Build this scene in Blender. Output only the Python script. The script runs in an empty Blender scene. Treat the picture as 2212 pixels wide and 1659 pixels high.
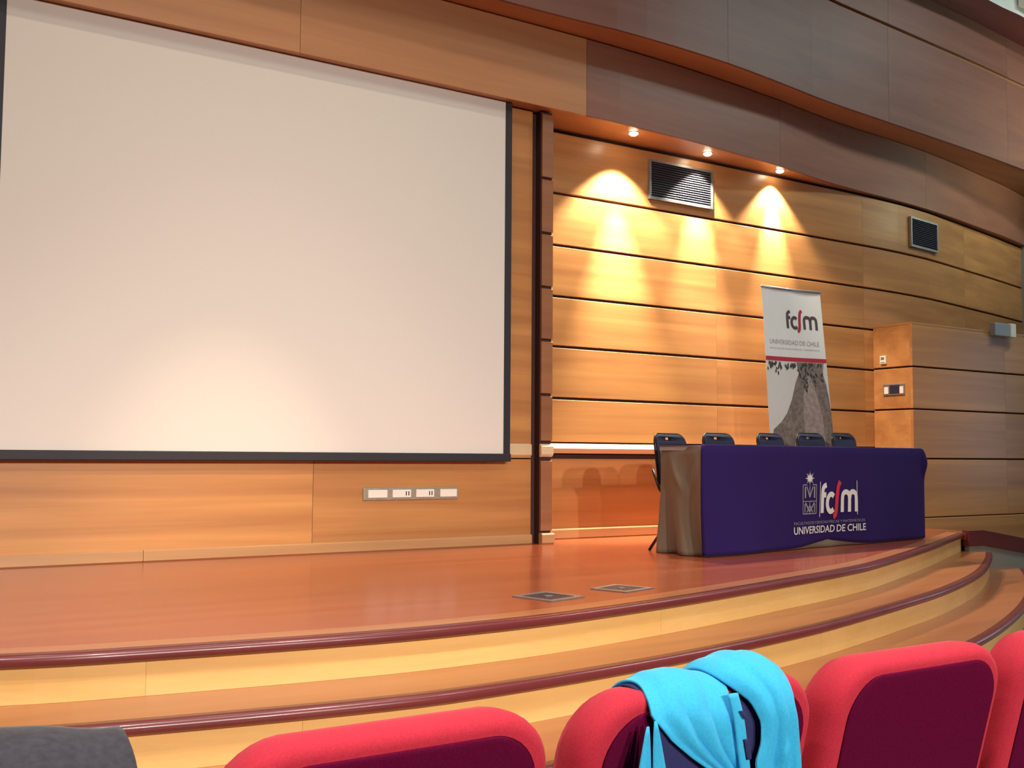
import bpy, bmesh, math, random
from mathutils import Vector, Matrix
from mathutils.geometry import tessellate_polygon
random.seed(7)
S = bpy.context.scene
COL = S.collection
PI = math.pi

# ---------------------------------------------------------------- camera
# X runs along the stage wall, Y into it, Z up from the stage floor (metres)
F_PX, YAW, PITCH, ROLL, CAM_H = 2310.0, 32.6, 3.85, 0.38, 0.68
y_, p_, r_ = (math.radians(a) for a in (YAW, PITCH, ROLL))
fw = Vector((math.sin(y_)*math.cos(p_), math.cos(y_)*math.cos(p_), math.sin(p_)))
rt = Vector((math.cos(y_), -math.sin(y_), 0))
up = rt.cross(fw)
rt2 = rt*math.cos(r_) + up*math.sin(r_)
up2 = -rt*math.sin(r_) + up*math.cos(r_)
cd = bpy.data.cameras.new('camera')
cd.sensor_fit = 'HORIZONTAL'; cd.sensor_width = 36.0; cd.lens = 36.0*F_PX/2212.0
cd.clip_start = 0.02; cd.clip_end = 200
cam = bpy.data.objects.new('camera', cd); COL.objects.link(cam)
M = Matrix((rt2, up2, -fw)).transposed().to_4x4(); M.translation = (0, 0, CAM_H)
cam.matrix_world = M
S.camera = cam

# ---------------------------------------------------------------- world, lights, exposure
S.view_settings.view_transform = 'Standard'
S.view_settings.look = 'None'
S.view_settings.gamma = 1.0
S.view_settings.use_curve_mapping = False
S.view_settings.exposure = 0.0
try:
    S.cycles.use_denoising = True
    S.cycles.sample_clamp_indirect = 6.0
    S.cycles.max_bounces = 8
    S.cycles.diffuse_bounces = 5
except Exception:
    pass
W = bpy.data.worlds.new('world'); S.world = W; W.use_nodes = True
bg = W.node_tree.nodes['Background']
bg.inputs[0].default_value = (0.62, 0.76, 1.0, 1); bg.inputs[1].default_value = 4.0   # overcast daylight, enters by the side window

WARM = (1.0, 0.66, 0.36)
SOFTWARM = (1.0, 0.85, 0.70)
COOL = (0.80, 0.96, 0.90)
def area(name, loc, target, sx, sy, energy, color, spread=180):
    l = bpy.data.lights.new(name, 'AREA'); l.shape = 'RECTANGLE'; l.size = sx; l.size_y = sy
    l.energy = energy; l.color = color; l.spread = math.radians(spread)
    o = bpy.data.objects.new(name, l); COL.objects.link(o); o.location = loc
    o.rotation_euler = (Vector(target)-Vector(loc)).to_track_quat('-Z', 'Y').to_euler()
    return o
def spot(name, loc, target, energy, color, angle, blend=0.5, radius=0.05):
    l = bpy.data.lights.new(name, 'SPOT'); l.energy = energy; l.color = color
    l.spot_size = math.radians(angle); l.spot_blend = blend; l.shadow_soft_size = radius
    o = bpy.data.objects.new(name, l); COL.objects.link(o); o.location = loc
    o.rotation_euler = (Vector(target)-Vector(loc)).to_track_quat('-Z', 'Y').to_euler()
    return o
# house lamps over the front rows (ceiling 4.8 m)
HOUSE = (1.0, 0.90, 0.80)
for x, e in ((-1.4, 480), (0.6, 480), (2.6, 460), (4.8, 170)):
    spot('house_lamp', (x, 1.7, 4.74), (x, 2.7, 0), e, HOUSE, 108, 1.0, 0.10)
# stage lamps above the stage front (ceiling 6.4 m)
for x, e in ((0.3, 80), (2.4, 70), (4.5, 70)):
    spot('stage_lamp', (x, 5.2, 6.3), (x, 6.3, 0.0), e, SOFTWARM, 110, 0.8, 0.06)
spot('stage_lamp', (4.6, 5.2, 6.3), (9.1, 7.03, 1.25), 840, SOFTWARM, 20, 1.0, 0.06)  # extra unseen spot added to brighten the boxed-out wall's left return
area('stage_fill', (2.4, 4.4, 6.33), (2.4, 6.0, 0), 7.0, 0.9, 50, SOFTWARM)  # unseen soft panel added as fill for the screen wall
# house lamps far back in the hall, throwing light forward over the seats
for x, e in ((-0.5, 3050), (2.2, 2950), (4.9, 2300)):
    spot('rear_lamp', (x, -9.0, 4.55), (x*0.95+0.6, 5.0, 0.25), e, HOUSE, 42, 1.0, 0.12)
# lectern spot thrown at the foot of the screen wall
spot('lectern_spot', (2.3, 3.1, 4.74), (2.3, 6.96, 0.12), 100, (1.0, 0.82, 0.62), 46, 1.0, 0.06)
spot('lectern_spot', (2.1, 3.1, 4.74), (2.2, 6.96, 0.0), 540, (1.0, 0.76, 0.48), 23, 1.0, 0.06)
# cooler tubes over the right-hand aisle
for x, y in ((9.2, 3.8), (11.4, 4.4)):
    area('aisle_tube', (x, y, 6.25), (x, y+0.6, 0), 1.2, 0.3, 80, COOL)
area('aisle_wash', (12.5, 5.3, 3.9), (11.9, 7.1, 4.6), 0.3, 0.3, 16, (0.88, 1.0, 0.72), 110)

# ---------------------------------------------------------------- materials
MATS = {}
def nodes_of(name):
    m = bpy.data.materials.new(name); m.use_nodes = True
    nt = m.node_tree; b = nt.nodes['Principled BSDF']
    MATS[name] = m
    return m, nt, b
def wood(name, c1, c2, rough=0.35, scale=(0.35, 6, 9), coat=0.0, bump=0.04, spec=0.5, vary=0.18):
    m, nt, b = nodes_of(name)
    tc = nt.nodes.new('ShaderNodeTexCoord'); mp = nt.nodes.new('ShaderNodeMapping')
    mp.inputs['Scale'].default_value = scale
    oi = nt.nodes.new('ShaderNodeObjectInfo')
    nt.links.new(tc.outputs['Object'], mp.inputs['Vector'])
    add = nt.nodes.new('ShaderNodeVectorMath'); add.operation = 'ADD'
    mul = nt.nodes.new('ShaderNodeMath'); mul.operation = 'MULTIPLY'; mul.inputs[1].default_value = 37.0
    nt.links.new(oi.outputs['Random'], mul.inputs[0])
    nt.links.new(mp.outputs['Vector'], add.inputs[0]); nt.links.new(mul.outputs[0], add.inputs[1])
    n1 = nt.nodes.new('ShaderNodeTexNoise'); n1.inputs['Scale'].default_value = 1.0
    n1.inputs['Detail'].default_value = 8; n1.inputs['Roughness'].default_value = 0.55; n1.inputs['Distortion'].default_value = 0.4
    nt.links.new(add.outputs[0], n1.inputs['Vector'])
    n2 = nt.nodes.new('ShaderNodeTexNoise'); n2.inputs['Scale'].default_value = 9.0; n2.inputs['Detail'].default_value = 4
    nt.links.new(add.outputs[0], n2.inputs['Vector'])
    cr = nt.nodes.new('ShaderNodeValToRGB')
    cr.color_ramp.elements[0].position = 0.34; cr.color_ramp.elements[0].color = (*c1, 1)
    cr.color_ramp.elements[1].position = 0.68; cr.color_ramp.elements[1].color = (*c2, 1)
    nt.links.new(n1.outputs['Fac'], cr.inputs['Fac'])
    hs = nt.nodes.new('ShaderNodeHueSaturation')
    mr = nt.nodes.new('ShaderNodeMapRange'); mr.inputs['To Min'].default_value = 1-vary/2; mr.inputs['To Max'].default_value = 1+vary/2
    nt.links.new(oi.outputs['Random'], mr.inputs['Value']); nt.links.new(mr.outputs[0], hs.inputs['Value'])
    mx = nt.nodes.new('ShaderNodeMixRGB'); mx.blend_type = 'MULTIPLY'; mx.inputs['Fac'].default_value = 0.16
    nt.links.new(cr.outputs['Color'], mx.inputs['Color1']); nt.links.new(n2.outputs['Color'], mx.inputs['Color2'])
    nt.links.new(mx.outputs['Color'], hs.inputs['Color']); nt.links.new(hs.outputs['Color'], b.inputs['Base Color'])
    bp = nt.nodes.new('ShaderNodeBump'); bp.inputs['Strength'].default_value = bump; bp.inputs['Distance'].default_value = 0.01
    nt.links.new(n1.outputs['Fac'], bp.inputs['Height']); nt.links.new(bp.outputs['Normal'], b.inputs['Normal'])
    b.inputs['Roughness'].default_value = rough; b.inputs['Specular IOR Level'].default_value = spec
    b.inputs['Coat Weight'].default_value = coat; b.inputs['Coat Roughness'].default_value = 0.12
    return m
def plain(name, c, rough=0.5, metal=0.0, noise=0.10, nscale=60, bump=0.0, sheen=0.0, sheen_col=None, spec=0.5):
    m, nt, b = nodes_of(name)
    n = nt.nodes.new('ShaderNodeTexNoise'); n.inputs['Scale'].default_value = nscale; n.inputs['Detail'].default_value = 5
    tc = nt.nodes.new('ShaderNodeTexCoord'); nt.links.new(tc.outputs['Object'], n.inputs['Vector'])
    cr = nt.nodes.new('ShaderNodeValToRGB')
    cr.color_ramp.elements[0].position = 0.3; cr.color_ramp.elements[1].position = 0.7
    cr.color_ramp.elements[0].color = (*[v*(1-noise) for v in c], 1); cr.color_ramp.elements[1].color = (*[min(1, v*(1+noise)) for v in c], 1)
    nt.links.new(n.outputs['Fac'], cr.inputs['Fac']); nt.links.new(cr.outputs['Color'], b.inputs['Base Color'])
    b.inputs['Roughness'].default_value = rough; b.inputs['Metallic'].default_value = metal
    b.inputs['Specular IOR Level'].default_value = spec
    if sheen:
        b.inputs['Sheen Weight'].default_value = sheen; b.inputs['Sheen Roughness'].default_value = 0.4
        if sheen_col: b.inputs['Sheen Tint'].default_value = (*sheen_col, 1)
    if bump:
        bp = nt.nodes.new('ShaderNodeBump'); bp.inputs['Strength'].default_value = bump; bp.inputs['Distance'].default_value = 0.004
        nt.links.new(n.outputs['Fac'], bp.inputs['Height']); nt.links.new(bp.outputs['Normal'], b.inputs['Normal'])
    return m
def emit(name, c, strength):
    m, nt, b = nodes_of(name)
    b.inputs['Base Color'].default_value = (*c, 1); b.inputs['Emission Color'].default_value = (*c, 1)
    b.inputs['Emission Strength'].default_value = strength
    return m
wood('wall_wood', (0.44, 0.190, 0.066), (0.62, 0.295, 0.100), 0.34, (0.30, 5, 8))
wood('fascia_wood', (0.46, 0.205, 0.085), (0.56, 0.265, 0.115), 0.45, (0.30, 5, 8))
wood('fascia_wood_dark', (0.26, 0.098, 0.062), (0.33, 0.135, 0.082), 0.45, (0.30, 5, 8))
wood('fascia_wood_upper_shaded', (0.17, 0.062, 0.046), (0.22, 0.088, 0.062), 0.5, (0.30, 5, 8))  # fascia wood darkened, the dim light on the middle step painted in
wood('pilaster_wood_shaded', (0.30, 0.125, 0.060), (0.40, 0.175, 0.080), 0.4, (0.30, 5, 8))  # wood with the pilaster's shade mixed into its tone
wood('deck_wood', (0.42, 0.085, 0.032), (0.52, 0.125, 0.046), 0.24, (0.35, 7, 7), coat=0.25, bump=0.01)
wood('tread_wood', (0.43, 0.150, 0.058), (0.52, 0.195, 0.078), 0.32, (0.35, 7, 7), coat=0.3, bump=0.01)
wood('riser_wood', (0.78, 0.48, 0.16), (0.86, 0.56, 0.21), 0.42, (0.35, 5, 7), bump=0.01, vary=0.08)
wood('nosing_wood', (0.13, 0.022, 0.026), (0.18, 0.032, 0.034), 0.30, (0.5, 7, 7), coat=0.15, bump=0.01)
wood('baseboard_wood', (0.50, 0.27, 0.12), (0.60, 0.34, 0.16), 0.35, (0.4, 6, 8))
wood('ledge_wood', (0.70, 0.52, 0.32), (0.78, 0.60, 0.38), 0.4, (0.4, 6, 8))
plain('groove_dark', (0.05, 0.016, 0.012), 0.8)
plain('screen_cloth', (0.74, 0.70, 0.65), 0.85, noise=0.015, nscale=300)
plain('screen_black', (0.015, 0.013, 0.022), 0.6)
plain('plaster_white', (0.62, 0.62, 0.60), 0.8, noise=0.04, nscale=8)
plain('plaster_dark', (0.14, 0.13, 0.13), 0.85, noise=0.06, nscale=6)
plain('satin_taupe', (0.19, 0.150, 0.105), 0.38, noise=0.06, nscale=90, sheen=0.2)
plain('plaster_grey', (0.30, 0.33, 0.36), 0.8, noise=0.06, nscale=6)
plain('carpet_grey', (0.16, 0.16, 0.14), 0.95, noise=0.3, nscale=220, bump=0.3)
plain('ramp_grey', (0.30, 0.29, 0.26), 0.9, noise=0.12, nscale=220, bump=0.2)
plain('metal_grey', (0.42, 0.43, 0.45), 0.35, 0.8)
plain('metal_dark', (0.05, 0.055, 0.075), 0.4, 0.6)
plain('slat_dark', (0.10, 0.10, 0.13), 0.45, 0.4)
plain('plate_metal', (0.40, 0.36, 0.29), 0.4, 0.5)
plain('plate_white', (0.82, 0.78, 0.70), 0.4, noise=0.03)
plain('screen_lcd', (0.03, 0.03, 0.06), 0.2)
plain('cloth_navy', (0.022, 0.007, 0.095), 0.85, noise=0.15, nscale=180, bump=0.05, sheen=0.06, sheen_col=(0.5, 0.35, 1.0), spec=0.25)
plain('print_white', (0.78, 0.76, 0.74), 0.7, noise=0.04)
plain('print_red', (0.62, 0.03, 0.05), 0.7, noise=0.05)
plain('print_grey', (0.30, 0.28, 0.33), 0.7, noise=0.1)
plain('chair_navy', (0.020, 0.022, 0.060), 0.55, noise=0.2, nscale=120)
plain('tube_black', (0.018, 0.012, 0.014), 0.3, 0.3)
plain('banner_white', (0.90, 0.90, 0.89), 0.38, noise=0.02, nscale=5)
plain('banner_ink', (0.09, 0.075, 0.085), 0.5)
plain('banner_red', (0.55, 0.03, 0.06), 0.5)
plain('banner_faint', (0.46, 0.44, 0.43), 0.5)
plain('banner_sky', (0.78, 0.76, 0.73), 0.5, noise=0.03, nscale=3)
plain('banner_slope', (0.24, 0.19, 0.17), 0.55, noise=0.35, nscale=26)
plain('banner_slope_lit', (0.40, 0.32, 0.29), 0.55, noise=0.25, nscale=22)
plain('banner_leaf', (0.06, 0.065, 0.06), 0.5, noise=0.3, nscale=20)
plain('seat_red', (0.52, 0.018, 0.045), 0.9, noise=0.12, nscale=260, bump=0.12, sheen=0.15, sheen_col=(1, 0.35, 0.4))
plain('seat_red_shaded', (0.105, 0.003, 0.030), 0.95, noise=0.15, nscale=260, bump=0.1, spec=0.05)  # seat red darkened: shade on the seat rears put into the colour
plain('seat_frame', (0.03, 0.025, 0.03), 0.5)
plain('fleece_turquoise', (0.035, 0.46, 0.80), 0.9, noise=0.08, nscale=200, bump=0.10, sheen=0.35, sheen_col=(0.5, 0.95, 1.0))
plain('fleece_lining', (0.020, 0.022, 0.11), 0.9, noise=0.15, nscale=200)
plain('coat_charcoal', (0.038, 0.036, 0.050), 0.9, noise=0.25, nscale=90, bump=0.15, sheen=0.15)
plain('table_grey', (0.35, 0.34, 0.33), 0.5)
plain('glass_frame', (0.5, 0.5, 0.5), 0.4, 0.6)
emit('lamp_warm', (1.0, 0.85, 0.60), 45.0)
emit('lamp_cool', (0.95, 0.98, 1.0), 10.0)
m_, nt_, b_ = nodes_of('window_glass')
b_.inputs['Base Color'].default_value = (0.9, 0.95, 1, 1); b_.inputs['Transmission Weight'].default_value = 1.0
b_.inputs['Roughness'].default_value = 0.0; b_.inputs['IOR'].default_value = 1.02

# ---------------------------------------------------------------- helpers
def tag(o, label=None, cat=None, group=None, kind=None):
    if label: o['label'] = label
    if cat: o['category'] = cat
    if group: o['group'] = group
    if kind: o['kind'] = kind
    return o
def link(name, me, mat, parent=None, smooth=False):
    me.materials.clear()
    me.materials.append(MATS[mat] if isinstance(mat, str) else mat)
    if smooth:
        for p in me.polygons: p.use_smooth = True
    o = bpy.data.objects.new(name, me); COL.objects.link(o)
    if parent is not None: o.parent = parent
    return o
def raw(name, vs, fs, mat, parent=None, smooth=False, recalc=True):
    me = bpy.data.meshes.new(name); me.from_pydata([tuple(v) for v in vs], [], fs); me.update()
    if recalc:
        bm = bmesh.new(); bm.from_mesh(me); bmesh.ops.recalc_face_normals(bm, faces=bm.faces); bm.to_mesh(me); bm.free()
    return link(name, me, mat, parent, smooth)
def bm_obj(name, bm, mat, parent=None, smooth=False):
    me = bpy.data.meshes.new(name); bmesh.ops.recalc_face_normals(bm, faces=bm.faces); bm.to_mesh(me); bm.free()
    return link(name, me, mat, parent, smooth)
def empty(name, loc=(0, 0, 0), rot=(0, 0, 0)):
    o = bpy.data.objects.new(name, None); COL.objects.link(o); o.location = loc; o.rotation_euler = rot
    o.empty_display_size = 0.1
    return o
def add_box(bm, x0, x1, y0, y1, z0, z1, bevel=0.0):
    r = bmesh.ops.create_cube(bm, size=1.0)
    for v in r['verts']:
        v.co = Vector((x0+(v.co.x+.5)*(x1-x0), y0+(v.co.y+.5)*(y1-y0), z0+(v.co.z+.5)*(z1-z0)))
    if bevel:
        es = list({e for v in r['verts'] for e in v.link_edges})
        bmesh.ops.bevel(bm, geom=es, offset=bevel, segments=2, affect='EDGES', profile=0.5)
def box(name, x0, x1, y0, y1, z0, z1, mat, parent=None, bevel=0.0):
    bm = bmesh.new(); add_box(bm, x0, x1, y0, y1, z0, z1, bevel)
    return bm_obj(name, bm, mat, parent)
def catmull(pts, n=8):
    P = [Vector(p) for p in pts]; P = [P[0]*2-P[1]] + P + [P[-1]*2-P[-2]]
    out = []
    for i in range(1, len(P)-2):
        a, b, c, d = P[i-1:i+3]
        for k in range(n):
            t = k/n
            out.append(0.5*((2*b)+(c-a)*t+(2*a-5*b+4*c-d)*t*t+(3*b-a-3*c+d)*t**3))
    out.append(P[-2]); return out
def add_tube(bm, pts, r, seg=10, cap=True):
    pts = [Vector(p) for p in pts]; rings = []
    rr = r if isinstance(r, (list, tuple)) else [r]*len(pts)
    prev = None
    for i, p in enumerate(pts):
        d = (pts[min(i+1, len(pts)-1)]-pts[max(i-1, 0)]).normalized()
        a = d.cross(Vector((0, 0, 1)))
        if a.length < 1e-3: a = d.cross(Vector((1, 0, 0)))
        a.normalize()
        if prev is not None and a.dot(prev) < 0: a = -a
        prev = a; b = d.cross(a)
        rings.append([bm.verts.new(p+(a*math.cos(2*PI*k/seg)+b*math.sin(2*PI*k/seg))*rr[i]) for k in range(seg)])
    for A, B in zip(rings, rings[1:]):
        for k in range(seg): bm.faces.new((A[k], A[(k+1) % seg], B[(k+1) % seg], B[k]))
    if cap: bm.faces.new(rings[0]); bm.faces.new(rings[-1])
def tube(name, pts, r, mat, parent=None, seg=10):
    bm = bmesh.new(); add_tube(bm, pts, r, seg); return bm_obj(name, bm, mat, parent, True)
def prism(bm, outer, holes, fn, t0, t1):
    """closed plate from a 2-D outline with holes; fn(u, v, t) -> Vector"""
    loops = [outer]+holes
    tri = tessellate_polygon([[Vector((p[0], p[1], 0)) for p in l] for l in loops])
    flat = [p for l in loops for p in l]
    A = [bm.verts.new(fn(p[0], p[1], t0)) for p in flat]; B = [bm.verts.new(fn(p[0], p[1], t1)) for p in flat]
    for t in tri:
        try:
            bm.faces.new([A[i] for i in t]); bm.faces.new([B[i] for i in reversed(t)])
        except ValueError: pass
    k = 0
    for l in loops:
        n = len(l)
        for i in range(n):
            a, b = k+i, k+(i+1) % n
            try: bm.faces.new((A[a], A[b], B[b], B[a]))
            except ValueError: pass
        k += n
def rrect(x0, x1, z0, z1, r, seg=5):
    o = []
    for cx, cz, a in ((x1-r, z0+r, -90), (x1-r, z1-r, 0), (x0+r, z1-r, 90), (x0+r, z0+r, 180)):
        for k in range(seg+1):
            t = math.radians(a+90*k/seg); o.append((cx+r*math.cos(t), cz+r*math.sin(t)))
    return o
def G(x, c, w): return math.exp(-((x-c)/w)**2)
# plan curves: list of (x, y); value at x by linear interpolation on a dense spline
class Plan:
    def __init__(self, pts, n=10): self.p = [(v.x, v.y) for v in catmull([(a, b, 0) for a, b in pts], n)]
    def y(self, x):
        p = self.p
        if x <= p[0][0]: return p[0][1]
        for (a, b), (c, d) in zip(p, p[1:]):
            if a <= x <= c: return b+(d-b)*(x-a)/max(c-a, 1e-9)
        return p[-1][1]
    def xs(self, x0, x1, step=0.35):
        n = max(1, int(math.ceil((x1-x0)/step))); return [x0+(x1-x0)*i/n for i in range(n+1)]
def board(name, plan, x0, x1, z0, z1, off, thick, mat, parent, bevel=0.006, step=0.35):
    """a board following a plan curve: front face at plan.y(x)+off, chamfered long edges"""
    X = plan.xs(x0, x1, step); vs = []; fs = []
    prof = [(thick, z0), (bevel, z0), (0, z0+bevel), (0, z1-bevel), (bevel, z1), (thick, z1)]
    n = len(prof)
    for x in X:
        for d, z in prof: vs.append((x, plan.y(x)+off+d, z))
    for i in range(len(X)-1):
        for k in range(n):
            a, b = i*n+k, i*n+(k+1) % n
            fs.append((a, b, b+n, a+n))
    fs.append(tuple(range(n))); fs.append(tuple(range((len(X)-1)*n, len(X)*n)))
    return raw(name, vs, fs, mat, parent)
def slab(name, front, back, x0, x1, z0, z1, mat, parent=None, step=0.3, foff=0.0):
    """solid between two plan curves"""
    X = front.xs(x0, x1, step); vs = []; fs = []
    for x in X:
        yf = front.y(x)+foff; yb = back if isinstance(back, (int, float)) else back.y(x)
        yb = max(yb, yf+0.001)
        vs += [(x, yf, z0), (x, yf, z1), (x, yb, z1), (x, yb, z0)]
    for i in range(len(X)-1):
        for k in range(4):
            a, b = i*4+k, i*4+(k+1) % 4; fs.append((a, b, b+4, a+4))
    fs.append((0, 1, 2, 3)); k = (len(X)-1)*4; fs.append((k, k+1, k+2, k+3))
    return raw(name, vs, fs, mat, parent)
def glyphs(txt, bold):
    cu = bpy.data.curves.new('t', 'FONT'); cu.body = txt; cu.size = 1.0; cu.offset = bold; cu.resolution_u = 3
    ob = bpy.data.objects.new('t', cu); COL.objects.link(ob)
    bpy.context.view_layer.update()
    me = bpy.data.meshes.new_from_object(ob.evaluated_get(bpy.context.evaluated_depsgraph_get()))
    bpy.data.objects.remove(ob); bpy.data.curves.remove(cu)
    return me
def text_mesh(name, txt, width, height, fn, mat, parent, bold=0.0, gap=0.3):
    """one mesh per word, the line stretched to width x height"""
    words = [glyphs(w, bold) for w in txt.split(' ')]; pos = []; x = 0.0
    ys = [v.co.y for me in words for v in me.vertices]; y0, y1 = min(ys), max(ys)
    for me in words:
        xs = [v.co.x for v in me.vertices]; pos.append((x-min(xs))); x += max(xs)-min(xs)+gap
    x -= gap
    for me, p in zip(words, pos):
        for v in me.vertices: v.co = fn((v.co.x+p)/x*width, (v.co.y-y0)/(y1-y0)*height, 0)
        me.name = name; link(name, me, mat, parent)
def ribbon(bm, pts, w, fn, n=4, closed=False, round_ends=False):
    """flat stroke of width w along a 2-D polyline"""
    P = [Vector((p[0], p[1], 0)) for p in pts]
    if n > 1 and len(P) > 2: P = catmull(P, n)
    L = []; R = []
    for i, p in enumerate(P):
        d = (P[min(i+1, len(P)-1)]-P[max(i-1, 0)]).normalized(); nrm = Vector((-d.y, d.x, 0))*w/2
        L.append(bm.verts.new(fn(*(p+nrm)))); R.append(bm.verts.new(fn(*(p-nrm))))
    for i in range(len(P)-1): bm.faces.new((L[i], L[i+1], R[i+1], R[i]))

# ---------------------------------------------------------------- setting: shell
X_L, X_R, Y_R = -5.0, 12.9, -11.0
FLOOR_Z = -0.51
floor = tag(box('floor', X_L, X_R, Y_R, 8.4, FLOOR_Z-0.1, FLOOR_Z, 'carpet_grey'), 'grey carpeted floor of the auditorium', 'floor', kind='structure')
# stepped ceiling
bm = bmesh.new(); add_box(bm, X_L, X_R, Y_R, 3.3, 4.8, 4.95); add_box(bm, X_L, X_R, 3.3, 3.45, 4.8, 6.4); add_box(bm, X_L, X_R, 3.3, 8.4, 6.4, 6.55)
tag(bm_obj('ceiling', bm, 'plaster_dark'), 'pale stepped ceiling over stage and seats', 'ceiling', kind='structure')
tag(box('wall_left', X_L-0.1, X_L, Y_R, 8.4, FLOOR_Z, 6.5, 'plaster_grey'), 'plain side wall left of the stage', 'wall', kind='structure')
tag(box('wall_rear', X_L, X_R, Y_R-0.1, Y_R, FLOOR_Z, 5.0, 'plaster_dark'), 'plain wall at the rear of the hall', 'wall', kind='structure')
# right side wall with a tall window
WY0, WY1, WZ0, WZ1 = 4.75, 5.25, 0.25, 2.45
wr = empty('wall_right'); tag(wr, 'blue grey side wall at the far right edge', 'wall', kind='structure')
bm = bmesh.new()
add_box(bm, X_R, X_R+0.12, Y_R, WY0, FLOOR_Z, 6.5); add_box(bm, X_R, X_R+0.12, WY1, 8.4, FLOOR_Z, 6.5)
add_box(bm, X_R, X_R+0.12, WY0, WY1, FLOOR_Z, WZ0); add_box(bm, X_R, X_R+0.12, WY0, WY1, WZ1, 6.5)
bm_obj('plaster', bm, 'plaster_grey', wr)
wn = empty('window_1', (X_R, (WY0+WY1)/2, WZ0)); tag(wn, 'tall narrow daylight window in the right side wall', 'window', kind='structure')
hw = (WY1-WY0)/2; hh = WZ1-WZ0
bm = bmesh.new()
add_box(bm, 0.02, 0.09, -hw, -hw+.05, 0, hh); add_box(bm, 0.02, 0.09, hw-.05, hw, 0, hh); add_box(bm, 0.02, 0.09, -hw, hw, 0, .05); add_box(bm, 0.02, 0.09, -hw, hw, hh-.05, hh)
bm_obj('window_frame', bm, 'glass_frame', wn)
box('pane', 0.05, 0.056, -hw+.05, hw-.05, 0.05, hh-.05, 'window_glass', wn)

# screen wall
BACK_Y = 6.96
wb = empty('wall_back', (0, 0, 0)); tag(wb, 'amber wood panelled wall behind the projection screen', 'wall', kind='structure')
box('backing', X_L, 4.79, BACK_Y+0.03, BACK_Y+0.2, FLOOR_Z, 6.4, 'groove_dark', wb)
flat = Plan([(-6, 0), (-1, 0), (4, 0), (14, 0)])
for i, (a, b) in enumerate(((X_L, -1.6), (-1.598, 0.62), (0.622, 2.83), (2.833, 4.63))):
    board('wall_panel', flat, a, b, 0.0, 0.655, BACK_Y, 0.03, 'wall_wood', wb, 0.003)
    board('wall_panel', flat, a, b, 0.665, 3.42, BACK_Y, 0.03, 'wall_wood', wb, 0.003)
bb = empty('baseboard_back'); tag(bb, 'pale wood skirting along the foot of the screen wall', 'baseboard', kind='structure')
for a, b in ((X_L, 1.70), (1.703, 4.63)):
    board('skirting', flat, a, b, 0.0, 0.075, BACK_Y-0.022, 0.024, 'baseboard_wood', bb, 0.008)

# grooved pilaster between screen and side wall
COURSES = [0.79, 1.16, 1.59, 2.01, 2.44, 2.88, 3.41]
pil = empty('trim_1', (4.735, 6.9, 0)); tag(pil, 'narrow grooved wooden pilaster right of the screen', 'pilaster', kind='structure')
box('core', -0.052, 0.055, 0.02, 0.4, 0, 3.42, 'groove_dark', pil)
pl = Plan([(-1, 0), (0, 0), (1, 0), (2, 0)])
for z0, z1 in [(0.09, 0.655)]+list(zip(COURSES, COURSES[1:])):
    board('pilaster_block', pl, -0.05, 0.055, z0+0.011, z1-0.011, 0, 0.03, 'pilaster_wood_shaded', pil, 0.004)
board('pilaster_ledge', pl, -0.055, 0.06, 0.675, 0.775, -0.012, 0.03, 'ledge_wood', pil, 0.02)
board('pilaster_foot', pl, -0.055, 0.062, 0.0, 0.085, -0.03, 0.05, 'baseboard_wood', pil, 0.012)
led = tag(board('trim_2', flat, 4.40, 4.63, 0.68, 0.775, BACK_Y-0.012, 0.014, 'ledge_wood', None, 0.010), 'short pale ledge strip between screen corner and pilaster', 'trim', kind='structure')

# grooved stage wall on the right
WALL = Plan([(4.0, 7.25), (4.79, 7.25), (7, 7.245), (9, 7.275), (10, 7.36), (10.7, 7.49), (11.35, 7.63), (12, 7.77), (12.9, 7.98)])
ws = empty('wall_stage'); tag(ws, 'amber wood wall of wide boards behind the table', 'wall', kind='structure')
slab('backing', WALL, 8.35, 4.79, X_R, FLOOR_Z, 3.43, 'groove_dark', ws, foff=0.032)
JO = [6.87, 8.95, 11.1]
for ci, (z0, z1) in enumerate([(0.0, 0.67)]+list(zip(COURSES, COURSES[1:]))):
    cuts = [4.79]+[j+(0.0 if ci % 2 else -0.0) for j in JO]+[X_R]
    for a, b in zip(cuts, cuts[1:]):
        board('wall_board', WALL, a+0.001, b-0.001, z0+(0.010 if ci else 0), z1-0.010, 0, 0.03, 'wall_wood', ws, 0.005)
tr = tag(board('trim_3', WALL, 4.79, 9.1, 0.705, 0.785, -0.058, 0.088, 'ledge_wood', None, 0.040), 'pale bevelled ledge running along the boarded wall', 'trim', kind='structure')
bs = tag(board('baseboard_stage', WALL, 4.80, 9.1, 0.0, 0.085, -0.022, 0.024, 'baseboard_wood', None, 0.010), 'pale wood skirting behind the table', 'baseboard', kind='structure')

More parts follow.
